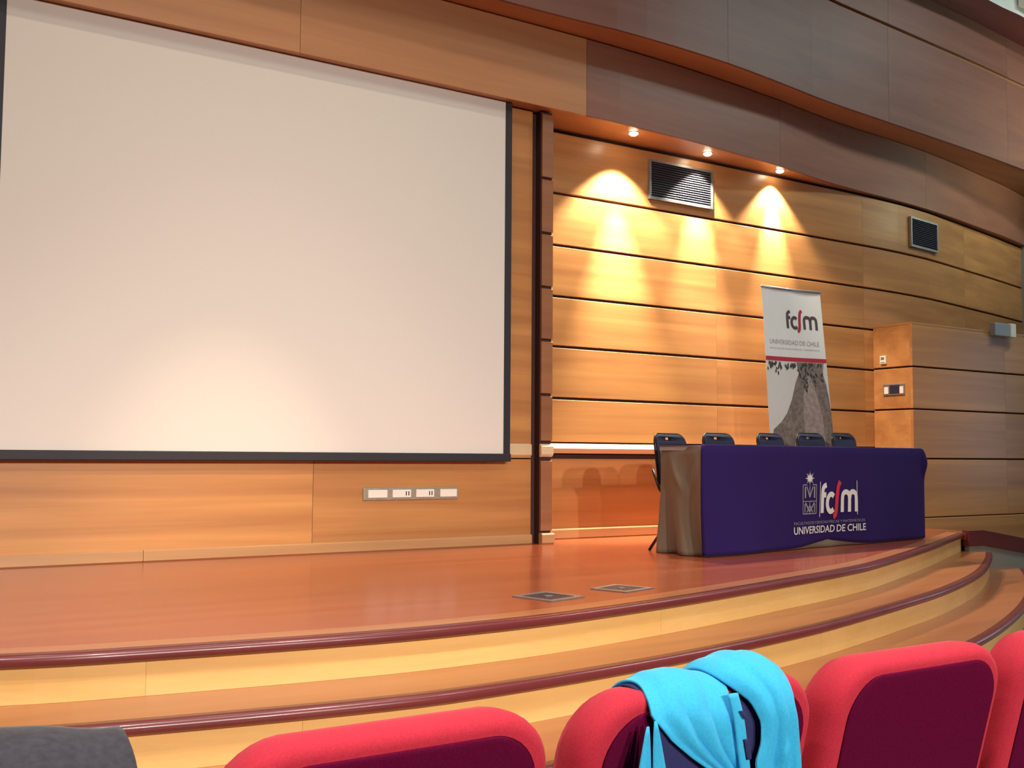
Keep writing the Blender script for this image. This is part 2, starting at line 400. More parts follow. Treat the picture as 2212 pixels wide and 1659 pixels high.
# boxed-out wall section on the right
BX, BY, BZ = 9.1, 6.81, 2.035
blk = empty('wall_block', (BX, BY, 0)); tag(blk, 'boxed-out grey-brown wooden wall section right of the table', 'wall section', kind='structure')
box('core', 0.032, X_R-BX, 0.032, 1.1, 0, BZ-0.03, 'groove_dark', blk)
bx_p = Plan([(-1, 0), (0, 0), (2, 0), (5, 0)])
BC = [0.09, 0.68, 1.175, 1.60, BZ]
for z0, z1 in zip(BC, BC[1:]):
    for a, b in ((0.0, 1.55), (1.552, X_R-BX)):
        board('wall_board', bx_p, a, b, z0+0.008, z1-0.008, 0, 0.03, 'wall_wood', blk, 0.005)
    # left return boards
    vs = []; prof = [(0.03, z0+.008), (0.005, z0+.008), (0, z0+.013), (0, z1-.013), (0.005, z1-.008), (0.03, z1-.008)]
    for y in (0.0305, 0.47):
        for d, z in prof: vs.append((d, y, z))
    fs = [(k, (k+1) % 6, (k+1) % 6+6, k+6) for k in range(6)]+[tuple(range(6)), tuple(range(6, 12))]
    raw('return_board', vs, fs, 'wall_wood', blk)
box('top_cap', 0.0, X_R-BX, 0.0, 0.55, BZ-0.008, BZ+0.012, 'wall_wood', blk)
board('skirting', bx_p, -0.012, X_R-BX, FLOOR_Z, 0.09, -0.018, 0.02, 'wall_wood', blk, 0.008)

# stepped fascia above
FA1 = Plan([(-5, 6.82), (0, 6.82), (4, 6.82), (5.06, 6.82), (5.6, 6.835), (6.4, 6.89), (7.5, 7.02), (7.95, 7.10), (8.6, 7.19), (9.8, 7.30), (10.7, 7.44), (11.4, 7.58), (12.25, 7.75), (12.9, 7.92)])
FA2 = Plan([(-5, 6.58), (0, 6.58), (4.11, 6.58), (5.3, 6.54), (6.31, 6.58), (7.08, 6.67), (7.9, 6.79), (9.1, 6.90), (10.5, 7.03), (11.66, 7.16), (12.9, 7.3)])
FA4 = Plan([(-5, 6.25), (0, 6.25), (5, 6.3), (9, 6.45), (10.3, 6.62), (11, 6.67), (12.9, 6.9)])
f1 = empty('trim_4'); tag(f1, 'lowest wooden fascia of the stepped ceiling above the screen', 'fascia', kind='structure')
slab('core', FA1, 8.35, X_L, X_R, 3.43, 4.07, 'fascia_wood', f1, foff=0.022)
for a, b in ((X_L, 0.2), (0.2, 2.62), (2.62, 5.06), (5.06, 7.48), (7.48, 10.1), (10.1, X_R)):
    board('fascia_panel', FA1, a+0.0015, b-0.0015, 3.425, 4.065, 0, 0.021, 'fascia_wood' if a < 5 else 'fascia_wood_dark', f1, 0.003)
f2 = empty('trim_5'); tag(f2, 'middle wooden fascia step overhanging the lower one', 'fascia', kind='structure')
slab('core', FA2, 8.35, X_L, X_R, 4.07, 5.55, 'fascia_wood', f2, foff=0.022)
for a, b in ((X_L, 1.4), (1.4, 3.9), (3.9, 6.4), (6.4, 8.9), (8.9, 11.3), (11.3, X_R)):
    board('fascia_panel', FA2, a+0.0015, b-0.0015, 4.066, 5.055, 0, 0.021, 'fascia_wood_upper_shaded', f2, 0.003)
    board('fascia_panel', FA2, a+0.0015, b-0.0015, 5.085, 5.55, -0.01, 0.03, 'fascia_wood_upper_shaded', f2, 0.003)
f3 = tag(slab('trim_6', FA4, 8.35, X_L, X_R, 5.55, 6.4, 'plaster_white', None), 'topmost white ceiling step at the upper right corner', 'fascia', kind='structure')
f3.data.materials.append(MATS['nosing_wood'])
for p in f3.data.polygons:
    if p.normal.z < -0.5: p.material_index = 1

# ---------------------------------------------------------------- stage, steps, ramp
E0 = Plan([(-5, 6.6), (-4.2, 6.02), (-2.9, 5.36), (-0.3, 4.33), (0.53, 3.99), (1.1, 3.88), (1.8, 3.80), (2.3, 3.80), (2.8, 3.85), (3.67, 4.03), (4.66, 4.30), (5.3, 4.49), (5.95, 4.73), (7.32, 5.36), (8.3, 5.85), (8.86, 6.13)])
E1 = Plan([(-5, 6.0), (-2.9, 4.95), (-0.3, 3.90), (0.49, 3.65), (1.01, 3.54), (1.63, 3.455), (2.0, 3.44), (2.56, 3.485), (3.26, 3.585), (4.02, 3.745), (4.55, 3.885), (5.54, 4.205), (6.35, 4.50), (7.4, 4.98), (8.5, 5.62), (9.2, 6.08)])
E2 = Plan([(-5, 5.5), (-2.9, 4.45), (-0.3, 3.45), (0.49, 3.20), (1.2, 3.05), (2.0, 2.98), (2.7, 3.03), (3.26, 3.12), (4.52, 3.42), (5.85, 3.87), (7.4, 4.60), (8.8, 5.45), (9.7, 6.08)])
TH = 0.045
stg = empty('floor_stage'); tag(stg, 'raised glossy reddish wooden stage with curved front steps', 'stage', kind='structure')
def nosing(name, plan, x0, x1, z, parent):
    X = plan.xs(x0, x1, 0.12); prof = [(0.035, -TH), (-0.006, -TH), (-0.018, -TH*0.8), (-0.022, -TH*0.5), (-0.018, -0.010), (-0.006, -0.0012), (0.004, 0.0004), (0.035, 0.0004)]
    vs = []; fs = []; n = len(prof)
    for i, x in enumerate(X):
        x2 = X[min(i+1, len(X)-1)]; x1_ = X[max(i-1, 0)]
        t = Vector((x2-x1_, plan.y(x2)-plan.y(x1_), 0)).normalized(); nn = Vector((-t.y, t.x, 0))
        for d, h in prof: vs.append(Vector((x, plan.y(x), z+h))+nn*d)
    for i in range(len(X)-1):
        for k in range(n):
            a, b = i*n+k, i*n+(k+1) % n; fs.append((a, b, b+n, a+n))
    fs += [tuple(range(n)), tuple(range((len(X)-1)*n, len(X)*n))]
    return raw(name, vs, fs, 'nosing_wood', parent, True)
class Off:
    def __init__(s, p, d): s.p = p; s.d = d
    def y(s, x): return s.p.y(x)+s.d
    def xs(s, *a): return s.p.xs(*a)
SX1 = 8.86
slab('deck', Off(E0, 0.16), 7.6, X_L, SX1, -0.06, 0.0, 'deck_wood', stg, 0.15)
slab('border_board', E0, Off(E0, 0.158), X_L, SX1, -0.044, 0.0, 'tread_wood', stg, 0.12, 0.008)
box('deck_side', SX1, 9.1, 6.1, 7.6, -0.06, 0.0, 'deck_wood', stg)
nosing('nosing', E0, X_L, SX1, 0.0, stg)
def risers(plan, cuts, z0, z1, off):
    for a, b in zip(cuts, cuts[1:]):
        board('riser_panel', Off(plan, 0), a+0.0004, b-0.0004, z0, z1, off, 0.04, 'riser_wood', stg, 0.001, 0.12)
risers(E0, [X_L, -2.2, 0.98, 3.4, 5.8, SX1], -0.17, -TH, 0.012)
slab('tread', Off(E1, 0.0), Off(E0, 0.06), X_L, 9.0, -0.17-TH, -0.17, 'tread_wood', stg, 0.12, 0.008)
nosing('nosing', E1, X_L, 9.0, -0.17, stg)
risers(E1, [X_L, -1.6, 1.4, 4.36, 6.9, 9.15], -0.34, -0.17-TH, 0.012)
slab('tread', Off(E2, 0.0), Off(E1, 0.06), X_L, 9.5, -0.34-TH, -0.34, 'tread_wood', stg, 0.12, 0.008)
nosing('nosing', E2, X_L, 9.5, -0.34, stg)
risers(E2, [X_L, -2, 0.9, 3.8, 6.6, 9.5], FLOOR_Z, -0.34-TH, 0.012)
# carpeted ramp along the boxed-out wall, with a dark kerb
rmp = empty('floor_ramp', (0, 0, 0)); tag(rmp, 'grey ramp with dark kerb leaving the stage on the right', 'ramp', kind='structure')
RS = -0.150
def rz(x): return max(FLOOR_Z+0.02, RS*(x-9.1)) if x > 9.1 else 0.0
def ramp_solid(name, y0, y1, up_, dn, mat, x0=9.1):
    X = [x0, 9.1, 10, 11, 12, X_R] if x0 < 9.1 else [9.1, 10, 11, 12, X_R]; vs = []; fs = []
    for x in X: vs += [(x, y0, rz(x)-dn), (x, y0, rz(x)+up_), (x, y1, rz(x)+up_), (x, y1, rz(x)-dn)]
    for i in range(len(X)-1):
        for k in range(4): a, b = i*4+k, i*4+(k+1) % 4; fs.append((a, b, b+4, a+4))
    fs += [(0, 1, 2, 3), tuple(range(len(vs)-4, len(vs)))]
    return raw(name, vs, fs, mat, rmp)
ramp_solid('ramp_carpet', 6.14, 6.80, 0.0, 0.012, 'ramp_grey')
vs = []; fs = []
for x in (8.9, 9.1, 10, 11, 12, X_R): vs += [(x, 6.085, FLOOR_Z), (x, 6.085, rz(x)-0.11), (x, 6.135, rz(x)-0.11), (x, 6.135, FLOOR_Z)]
for i in range(5):
    for k in range(4): a, b = i*4+k, i*4+(k+1) % 4; fs.append((a, b, b+4, a+4))
fs += [(0, 1, 2, 3), (20, 21, 22, 23)]
raw('ramp_side', vs, fs, 'ramp_grey', rmp)
ramp_solid('kerb', 6.07, 6.14, 0.02, 0.12, 'nosing_wood', 8.88)

# ---------------------------------------------------------------- projection screen
SY = 6.895
scr = empty('projection_screen', (2.57, SY, 0.64)); tag(scr, 'large blank white projection screen with thin black border', 'screen')
sx0, sx1, sz0, sz1 = 0.80-2.57, 4.335-2.57, 0.697-0.64, 3.425-0.64
# slightly bowed fabric
vs = []; fs = []; NX, NZ = 24, 16
for j in range(NZ+1):
    for i in range(NX+1):
        u, v = i/NX, j/NZ
        vs.append((sx0+(sx1-sx0)*u, 0.004*math.sin(PI*u)*math.sin(PI*v), sz0+(sz1-sz0)*v))
for j in range(NZ):
    for i in range(NX): a = j*(NX+1)+i; fs.append((a, a+1, a+NX+2, a+NX+1))
raw('screen_fabric', vs, fs, 'screen_cloth', scr, True)
for nm, b in (('black_border', (sx1, sx1+0.058, -0.004, 0.006, sz0-0.012, sz1)), ('black_border', (sx0-0.058, sx0, -0.004, 0.006, sz0-0.012, sz1))):
    box(nm, *b, 'screen_black', scr)
bm = bmesh.new(); add_box(bm, sx0-0.058, sx1+0.058, -0.022, 0.02, sz0-0.060, sz0, 0.006)
bm_obj('weight_bar', bm, 'screen_black', scr)

# ---------------------------------------------------------------- soffit downlights washing the boards
LT = [(5.68, 6.985, 'leftmost, nearest the screen', 150*6), (6.62, 7.085, 'middle one, above the vent', 110*5), (7.60, 7.135, 'rightmost, above the banner', 110*5)]
for x, y, w, en in LT:
    d = empty('soffit_downlight', (x, y, 3.43)); tag(d, 'small lit downlight in the soffit, '+w, 'downlight', 'downlights washing the boarded wall')
    bm = bmesh.new()
    for r0, r1, z in ((0.036, 0.05, -0.004),):
        A = [bm.verts.new((r0*math.cos(2*PI*k/24), r0*math.sin(2*PI*k/24), z)) for k in range(24)]
        B = [bm.verts.new((r1*math.cos(2*PI*k/24), r1*math.sin(2*PI*k/24), z)) for k in range(24)]
        Cc = [bm.verts.new((r1*math.cos(2*PI*k/24), r1*math.sin(2*PI*k/24), 0.0)) for k in range(24)]
        for k in range(24):
            bm.faces.new((A[k], A[(k+1) % 24], B[(k+1) % 24], B[k])); bm.faces.new((B[k], B[(k+1) % 24], Cc[(k+1) % 24], Cc[k]))
    bm_obj('ring', bm, 'metal_grey', d)
    bm = bmesh.new(); bmesh.ops.create_uvsphere(bm, u_segments=20, v_segments=10, radius=0.037)
    for v in bm.verts: v.co.z = v.co.z*0.55-0.004
    bm_obj('bulb', bm, 'lamp_warm', d, True)
    spot('downlight_beam', (x, y, 3.395), (x, y+0.03, 0.0), en*0.40, (1.0, 0.88, 0.66), 98, 0.45, 0.02)
    spot('downlight_core', (x, y, 3.395), (x+0.02, y+0.11, 2.395), en*1.5, (1.0, 0.89, 0.70), 40, 1.0, 0.02)

# ---------------------------------------------------------------- ventilation grilles on the wall
def grille(x0, x1, z0, z1, n, label):
    yy = WALL.y((x0+x1)/2); ang = math.atan2(WALL.y(x1)-WALL.y(x0), x1-x0)
    g = empty('air_grille', ((x0+x1)/2, yy-0.004, z0), (0, 0, ang)); tag(g, label, 'vent', 'air grilles on the boarded wall')
    w, h = (x1-x0)/2, z1-z0
    bm = bmesh.new(); t = 0.022
    prism(bm, [(-w, 0), (w, 0), (w, h), (-w, h)], [[(-w+t, t), (-w+t, h-t), (w-t, h-t), (w-t, t)]], lambda u, v, q: Vector((u, q, v)), -0.024, 0.004)
    bm_obj('frame', bm, 'metal_grey', g)
    box('back_plate', -w+t, w-t, -0.003, 0.003, t, h-t, 'screen_black', g)
    me = None
    for k in range(n):
        z = t+(h-2*t)*(k+0.5)/n; p = (h-2*t)/n
        if me is None:
            o = raw('slat', [(-w+t, -0.018, -p*.42), (w-t, -0.018, -p*.42), (w-t, -0.016, -p*.30), (-w+t, -0.016, -p*.30), (-w+t, -0.004, p*.38), (w-t, -0.004, p*.38), (w-t, -0.006, p*.26), (-w+t, -0.006, p*.26)],
                    [(0, 1, 2, 3), (3, 2, 5, 4), (4, 5, 6, 7), (7, 6, 1, 0), (0, 3, 4, 7), (1, 2, 5, 6)], 'slat_dark', g); me = o.data
        else:
            o = bpy.data.objects.new('slat', me); COL.objects.link(o); o.parent = g
        o.location = (0, 0, z)
grille(6.05, 6.81, 2.965, 3.325, 15, 'large louvred air grille lit by the middle downlight')
grille(9.77, 10.36, 2.97, 3.30, 14, 'smaller dark air grille high on the unlit right wall')

# ---------------------------------------------------------------- socket strip below the screen, controls, floor boxes
s = empty('socket_strip', (3.59, BACK_Y, 0.36)); tag(s, 'row of four white wall sockets in a metal frame below screen', 'sockets')
box('frame', -0.385, 0.385, -0.012, 0.0, 0.0, 0.088, 'plate_metal', s, 0.003)
for cx, w in ((-0.275, 0.075), (-0.085, 0.074), (0.105, 0.074), (0.30, 0.070)):
    p = box('socket_plate', cx-w, cx+w, -0.019, -0.011, 0.017, 0.073, 'plate_white', s, 0.002)
    for dx in (0.035, 0.055):
        if cx < 0.2 and cx > -0.2: box('socket_slot', cx+dx-0.004, cx+dx+0.004, -0.0195, -0.0185, 0.03, 0.06, 'screen_lcd', p)
# controls on the left return of the boxed-out wall (faces -X)
t = empty('wall_thermostat', (BX, 7.15, 1.645)); tag(t, 'small white thermostat above the control panel on the lit return', 'thermostat')
box('body', -0.022, 0, -0.036, 0.036, 0, 0.085, 'plate_white', t, 0.004); box('dial', -0.027, -0.02, -0.02, 0.02, 0.045, 0.07, 'metal_grey', t, 0.003); box('vent_slot', -0.0235, -0.0215, -0.025, 0.025, 0.012, 0.018, 'screen_lcd', t)
t = empty('control_panel', (BX, 7.03, 1.32)); tag(t, 'metal wall control panel with dark display and white switches', 'control panel')
box('back_plate', -0.012, 0, -0.128, 0.128, 0, 0.115, 'metal_grey', t, 0.003)
box('display', -0.017, -0.011, -0.072, 0.048, 0.016, 0.102, 'screen_lcd', t, 0.002)
box('switch', -0.019, -0.011, 0.062, 0.112, 0.014, 0.085, 'plate_white', t, 0.002); box('switch', -0.019, -0.011, -0.118, -0.075, 0.014, 0.085, 'plate_white', t, 0.002)
t = empty('emergency_light', (10.57, 6.81, 1.99)); tag(t, 'small pale box unit on top edge of the boxed-out wall', 'light box')
box('housing', -0.18, 0.08, -0.07, 0.0, 0.0, 0.14, 'plaster_grey', t, 0.008); box('lens', 0.08, 0.18, -0.085, 0.0, -0.005, 0.145, 'plate_white', t, 0.01)
for nm, pts, lab in (('a', [(2.82, 4.40), (3.06, 4.47), (3.12, 4.21), (2.88, 4.15)], 'metal floor box in the stage, nearer the screen side'), ('b', [(3.33, 4.45), (3.55, 4.53), (3.64, 4.31), (3.40, 4.24)], 'metal floor box in the stage, nearer the table')):
    c = sum((Vector((*p, 0)) for p in pts), Vector())/4
    fb = empty('floor_box', c); tag(fb, lab, 'floor box', 'floor boxes in the stage')
    L = [Vector((*p, 0))-c for p in pts]
    bm = bmesh.new()
    prism(bm, [(v.x, v.y) for v in L], [[(v.x*.74, v.y*.74) for v in L]], lambda u, v, q: Vector((u, v, q)), 0.0005, 0.006); bm_obj('rim', bm, 'metal_grey', fb)
    bm = bmesh.new(); prism(bm, [(v.x*.72, v.y*.72) for v in L], [], lambda u, v, q: Vector((u, v, q)), 0.0005, 0.004); lid = bm_obj('lid', bm, 'metal_dark', fb)
    bm = bmesh.new(); prism(bm, [(-.02, -.012), (.02, -.012), (.02, .012), (-.02, .012)], [], lambda u, v, q: Vector((u, v, q)), 0.004, 0.008); bm_obj('finger_pull', bm, 'metal_grey', lid)

# ---------------------------------------------------------------- panel table with cloth
TA = Vector((5.03, 5.44, 0)); TD = Vector((0.992, 0.127, 0)); TN = Vector((-0.127, 0.992, 0)); TL, TW = 2.90, 0.46
trot = math.atan2(0.127, 0.992)
tb = empty('folding_table', TA, (0, 0, trot)); tag(tb, 'long folding table hidden beneath the navy cloth', 'table')
box('table_top', 0.03, TL-0.03, 0.03, TW-0.03, 0.725, 0.755, 'table_grey', tb, 0.004)
for x in (0.2, TL-0.2):
    for y in (0.08, TW-0.08): tube('leg', [(x, y, 0), (x, y, 0.726)], 0.016, 'tube_black', tb)
H_CLOTH = 0.768; RC = 0.03
def perim(kind):
    per = []
    def seg(a, b, n):
        for k in range(n): per.append((a[0]+(b[0]-a[0])*k/n, a[1]+(b[1]-a[1])*k/n))
    def arc(cx, cy, a0, n=6):
        for k in range(n): a = a0+PI/2*k/n; per.append((cx+RC*math.cos(a), cy+RC*math.sin(a)))
    if kind == 'full':
        seg((0, TW-RC), (0, RC), 30); arc(RC, RC, PI)
    else:
        for k in range(1, 6): a = PI+PI/2*k/6; per.append((RC+RC*math.cos(a), RC+RC*math.sin(a)))
    seg((RC, 0), (TL-RC, 0), 116); arc(TL-RC, RC, 1.5*PI); seg((TL, RC), (TL, TW-RC), 20)
    if kind == 'full':
        arc(TL-RC, TW-RC, 0); seg((TL-RC, TW), (RC, TW), 80); arc(RC, TW-RC, PI/2)
    else: per.append((TL, TW-RC))
    return per
def front_fold(x, g):
    return g*g*(0.010*math.sin(x*3.1+1.0)+0.007*math.sin(x*7.3)) + g**3*0.030*G(x, 0.45, 0.28) - g**2*0.025*G(x, 1.50, 0.35)
def tfold(x, y, h, kind):      # outward displacement, h = 1 at the top, 0 at the hem
    g = 1-h
    if y < RC*0.3 and x > RC*0.5 and x < TL-RC:
        d = front_fold(x, g)
        if kind == 'full': d += -0.014+0.030*G(x, 1.50, 0.13)*g**16
    elif x < RC+1e-6:                          # left end: deep drapes
        t = y/TW
        ta = t+0.22*g
        d = g**1.1*0.036*math.sin(ta*PI*3.6+0.4)-g**2*0.020*(1-t)*t*4*(1-0.5*g)
        d += 0.022*G(t, 0.62+0.9*(h-0.78), 0.055)*G(h, 0.72, 0.14)+0.014*G(t, 0.16-0.8*(h-0.80), 0.05)*G(h, 0.72, 0.16)-0.012*G(t, 0.40, 0.16)*G(h, 0.80, 0.14)
        if kind != 'full': d += 0.007
    elif x > TL-RC-1e-6:
        d = g*0.012*math.sin(y*14)+0.03*G(h, 0.85, 0.12)-(0.012 if kind == 'full' else 0)
    else: d = g*0.02*math.sin(x*9)
    return d
def cloth_mesh(name, root, kind, mat, H, ztop_lift):
    per = perim(kind); n = len(per); NV = 26; vs = []; fs = []; cx, cy = TL/2, TW/2; closed = kind == 'full'
    for j in range(NV+1):
        h = 1-j/NV
        for i, (x, y) in enumerate(per):
            px, py = per[i-1] if (closed or i) else per[0]; qx, qy = per[(i+1) % n] if (closed or i < n-1) else per[-1]
            tx, ty = qx-px, qy-py; l = math.hypot(tx, ty) or 1
            nx, ny = ty/l, -tx/l
            if nx*(x-cx)+ny*(y-cy) < 0: nx, ny = -nx, -ny
            lift = 0.004
            if kind != 'full' and y < RC+1e-6: lift += 0.006+0.040*G(x, 1.50, 0.30)
            if x < 1.0: x = x+0.058*(y/TW)*(1-x)
            d = tfold(per[i][0], y, h, kind); z = lift+(H-0.012-lift)*h
            if h > 0.98: d -= 0.008
            vs.append((x+nx*d, y+ny*d, z))
    m = n if closed else n-1
    for j in range(NV):
        for i in range(m):
            a, b = j*n+i, j*n+(i+1) % n; fs.append((a, b, b+n, a+n))
    base = len(vs)
    for x, y in per: vs.append((x+(cx-x)*0.012, y+(cy-y)*0.05, H))
    for i in range(m): fs.append((i, (i+1) % n, base+(i+1) % n, base+i))
    if closed: fs.append(tuple(range(base, base+n)))
    else:   # flat top reaching to the far edge
        vs.append((0.04, TW-0.02, H)); fs.append(tuple(range(base, base+n))+(len(vs)-1,))
    o = raw(name, vs, fs, mat, root, True)
    m_ = o.modifiers.new('thick', 'SOLIDIFY'); m_.thickness = 0.003; m_.offset = -1
    return o
uc = empty('undercloth', TA, (0, 0, trot)); tag(uc, 'taupe satin undercloth draped over the left table end', 'tablecloth')
cloth_mesh('satin_drape', uc, 'full', 'satin_taupe', H_CLOTH-0.006, 0)
tc_root = empty('tablecloth', TA, (0, 0, trot)); tag(tc_root, 'navy printed cloth with white emblem covering the table front', 'tablecloth')
cloth_mesh('navy_drape', tc_root, 'front', 'cloth_navy', H_CLOTH, 0)
TH_ = H_CLOTH
def on_cloth(u, v, q=0):
    h = max(0.0, min(1.0, v/(TH_-0.012)))
    return Vector((u, -front_fold(u, 1-h)-0.0045, v))
STROKES = {'f': [[(0.030, 0.0), (0.030, 0.15), (0.044, 0.197), (0.080, 0.213)], [(0.03, 0.137), (0.055, 0.137), (0.078, 0.137)]],
           'c': [[(0.145+0.050*math.cos(math.radians(a)), 0.075+0.066*math.sin(math.radians(a))) for a in range(48, 320, 24)]],
           'F': [[(0.180, -0.030), (0.203, -0.020), (0.216, 0.03), (0.222, 0.12), (0.236, 0.20), (0.262, 0.238)]],
           'm': [[(0.292, 0.0), (0.292, 0.11), (0.305, 0.145), (0.335, 0.156), (0.368, 0.145), (0.383, 0.11), (0.383, 0.0)],
                 [(0.383, 0.10), (0.398, 0.145), (0.428, 0.156), (0.458, 0.145), (0.472, 0.11), (0.472, 0.0)]]}
def logo(parent, fn, ox, oz, sx, sz, w, ink, red):
    for L, col in (('f', ink), ('c', ink), ('F', red), ('m', ink)):
        bm = bmesh.new()
        for st in STROKES[L]:
            ribbon(bm, [(ox+p[0]*sx, oz+p[1]*sz) for p in st], w*(1.05 if L == 'F' else 1), fn)
        bm_obj('printed_letter', bm, col, parent)
logo(tc_root, on_cloth, 1.365, 0.262, 1.0, 1.0, 0.040, 'print_white', 'print_red')
for x, z0, z1 in ((1.362, 0.232, 0.50), (1.850, 0.240, 0.505)):
    bm = bmesh.new(); ribbon(bm, [(x, z0), (x, (z0+z1)/2), (x, z1)], 0.007, on_cloth, 1)
    bm_obj('printed_rule', bm, 'print_white', tc_root)
# emblem: framed crest under a star
bm = bmesh.new(); ex0, ex1, ez0, ez1 = 1.135, 1.312, 0.262, 0.478
def rl(pts, w=0.008): ribbon(bm, pts, w, on_cloth, 1)
rl([(ex0, ez0), (ex1, ez0)]); rl([(ex1, ez0), (ex1, ez1)]); rl([(ex0, ez0), (ex0, ez1)]); rl([(ex1, ez1), (1.26, ez1)]); rl([(ex0, ez1), (1.19, ez1)])
rl([(ex0, 0.355), (ex1, 0.355)], 0.006)
mx_ = (ex0+ex1)/2
rl([(1.165, 0.465), (1.165, 0.38)], 0.018); rl([(1.285, 0.465), (1.285, 0.38)], 0.018)
rl([(1.185, 0.465), (mx_, 0.385)], 0.012); rl([(1.265, 0.465), (mx_, 0.385)], 0.012); rl([(mx_, 0.47), (mx_, 0.39)], 0.010)
rl([(1.165, 0.345), (mx_, 0.275)], 0.014); rl([(1.285, 0.345), (mx_, 0.275)], 0.014); rl([(1.16, 0.335), (1.16, 0.272)], 0.012); rl([(1.288, 0.335), (1.288, 0.272)], 0.012)
rl([(1.185, 0.272), (mx_, 0.325)], 0.010); rl([(1.265, 0.272), (mx_, 0.325)], 0.010); rl([(mx_, 0.35), (mx_, 0.27)], 0.008)
bm_obj('printed_crest', bm, 'print_grey', tc_root)
bm = bmesh.new(); sc_ = (mx_, 0.527)
for k in range(16):
    a = 2*PI*k/16; L_ = 0.056 if k % 2 == 0 else 0.040
    d = Vector((math.cos(a)*1.15, math.sin(a), 0)); nn = Vector((-d.y, d.x, 0))*0.007
    p0 = Vector((*sc_, 0)); vv = [p0+nn, p0+d*L_, p0-nn]
    bm.faces.new([bm.verts.new(on_cloth(v.x, v.y)+Vector((0, -0.0004*(k % 3), 0))) for v in vv])
bm_obj('printed_star', bm, 'print_white', tc_root)
text_mesh('printed_text', 'FACULTAD DE CIENCIAS FÍSICAS Y MATEMÁTICAS', 0.93, 0.026, lambda u, v, q: on_cloth(1.02+u, 0.183+v), 'print_grey', tc_root)
text_mesh('printed_text', 'UNIVERSIDAD DE CHILE', 0.94, 0.056, lambda u, v, q: on_cloth(1.018+u, 0.112+v), 'print_white', tc_root, bold=0.012, gap=0.30)

# ---------------------------------------------------------------- five chairs behind the table
def make_chair():
    r = empty('panel_chair')
    # local: x across, y towards the wall, backrest at y = 0, front at y = -0.42
    w = 0.185
    bm = bmesh.new(); out = []
    for (x, z) in rrect(-w, w, 0.46, 0.865, 0.07, 7): out.append((x, z))
    hole = list(reversed(rrect(-0.035, 0.035, 0.825, 0.843, 0.008, 3)))
    def bk(u, v, q): return Vector((u, q+0.05*((v-0.46)/0.4)+0.03*(u/w)**2*-1, v))
    prism(bm, out, [hole], bk, -0.012, 0.016)
    back = bm_obj('backrest', bm, 'chair_navy', r)
    pts = [bk(x*1.0, z, 0.004) for x, z in rrect(-w-0.004, w+0.004, 0.47, 0.868, 0.075, 6)]
    bm = bmesh.new(); add_tube(bm, pts+[pts[0]], 0.010, 8, False); bm_obj('back_frame', bm, 'tube_black', r, True)
    bm = bmesh.new(); add_box(bm, -0.19, 0.19, -0.42, -0.03, 0.43, 0.47, 0.012); bm_obj('seat', bm, 'chair_navy', r)
    for sgn in (-1, 1):
        x = sgn*0.195
        tube('leg', [(x, 0.03, 0.60), (x, -0.03, 0.46), (x*1.02, -0.40, 0.005)], 0.011, 'tube_black', r)
        tube('leg', [(x*0.97, -0.34, 0.44), (x*1.1, -0.16, 0.27), (x*1.22, 0.03, 0.005)], 0.011, 'tube_black', r)
    tube('cross_bar', [(-0.21, -0.05, 0.14), (0.21, -0.05, 0.14)], 0.008, 'tube_black', r)
    return r
def copy_tree(o, parent=None):
    c = o.copy(); COL.objects.link(c); c.parent = parent
    for ch in o.children: copy_tree(ch, c)
    return c
ch0 = make_chair()
WHO = ['dark padded folding chair behind the left end of the table', 'dark padded folding chair, second from the left behind the table', 'dark padded folding chair in the middle behind the table',
       'dark padded folding chair, second from the right behind the table', 'dark padded folding chair farthest right behind the table']
spots = [(0.355, 0.85, 4), (0.915, 0.862, 0), (1.575, 0.872, 3), (2.135, 0.885, -3), (2.635, 0.893, 2)]
kids = list(ch0.children)
for i, (s_, zt, rot) in enumerate(spots):
    c = ch0 if i == 0 else copy_tree(ch0)
    p = TA+TD*s_+TN*0.60
    c.location = (p.x, p.y, 0.0); c.rotation_euler = (0, 0, trot+math.radians(rot)); c.scale = (0.97, 1, zt/0.868)
    tag(c, WHO[i], 'chair', 'chairs behind the panel table')

# ---------------------------------------------------------------- roll-up banner
bn = empty('rollup_banner', (7.11, 6.74, 0.0), (0, 0, 0)); tag(bn, 'leaning white roll-up banner with red stripe behind the table', 'banner')
LEAN = math.tan(math.radians(5.0)); BW = 0.78; BH = 2.19
def bpt(u, v, q=0):   # u across 0..BW, v height; gentle curl, leaning left
    x = u*(1+0.03*max(0, 1.4-v)/1.4)-LEAN*v+0.02*max(0, 1.5-v)**2*(u/BW)
    y = 0.03*math.sin(PI*u/BW)*(0.4+0.6*v/BH)+0.012*math.sin(3*u+2.2*v)-q
    return Vector((x, y, v+0.012*u))
vs = []; fs = []; NU, NV = 16, 40
for q in (0, -0.002):
    for j in range(NV+1):
        for i in range(NU+1): vs.append(bpt(BW*i/NU, 0.06+(BH-0.06)*j/NV, q))
NN = (NU+1)*(NV+1)
for j in range(NV):
    for i in range(NU):
        a = j*(NU+1)+i; fs.append((a, a+1, a+NU+2, a+NU+1)); fs.append((a+NN, a+NU+1+NN, a+NU+2+NN, a+1+NN))
raw('banner_sheet', vs, fs, 'banner_white', bn, True, False)
tube('top_rail', [bpt(0, BH, 0)+Vector((0, 0, 0.008)), bpt(BW*0.5, BH, 0)+Vector((0, 0, 0.008)), bpt(BW, BH, 0)+Vector((0, 0, 0.008))], 0.012, 'metal_grey', bn)
pole = tube('support_pole', [(BW/2, 0.03, 0.05), bpt(BW/2, 1.2)+Vector((0, 0.05, 0)), bpt(BW/2, BH+0.03)+Vector((0, 0.02, 0))], 0.008, 'metal_grey', bn)
box('base_case', -0.02, BW+0.06, -0.05, 0.06, 0.0, 0.075, 'metal_grey', bn, 0.01)
bfn = lambda u, v, q=0: bpt(u, v, 0.0025)
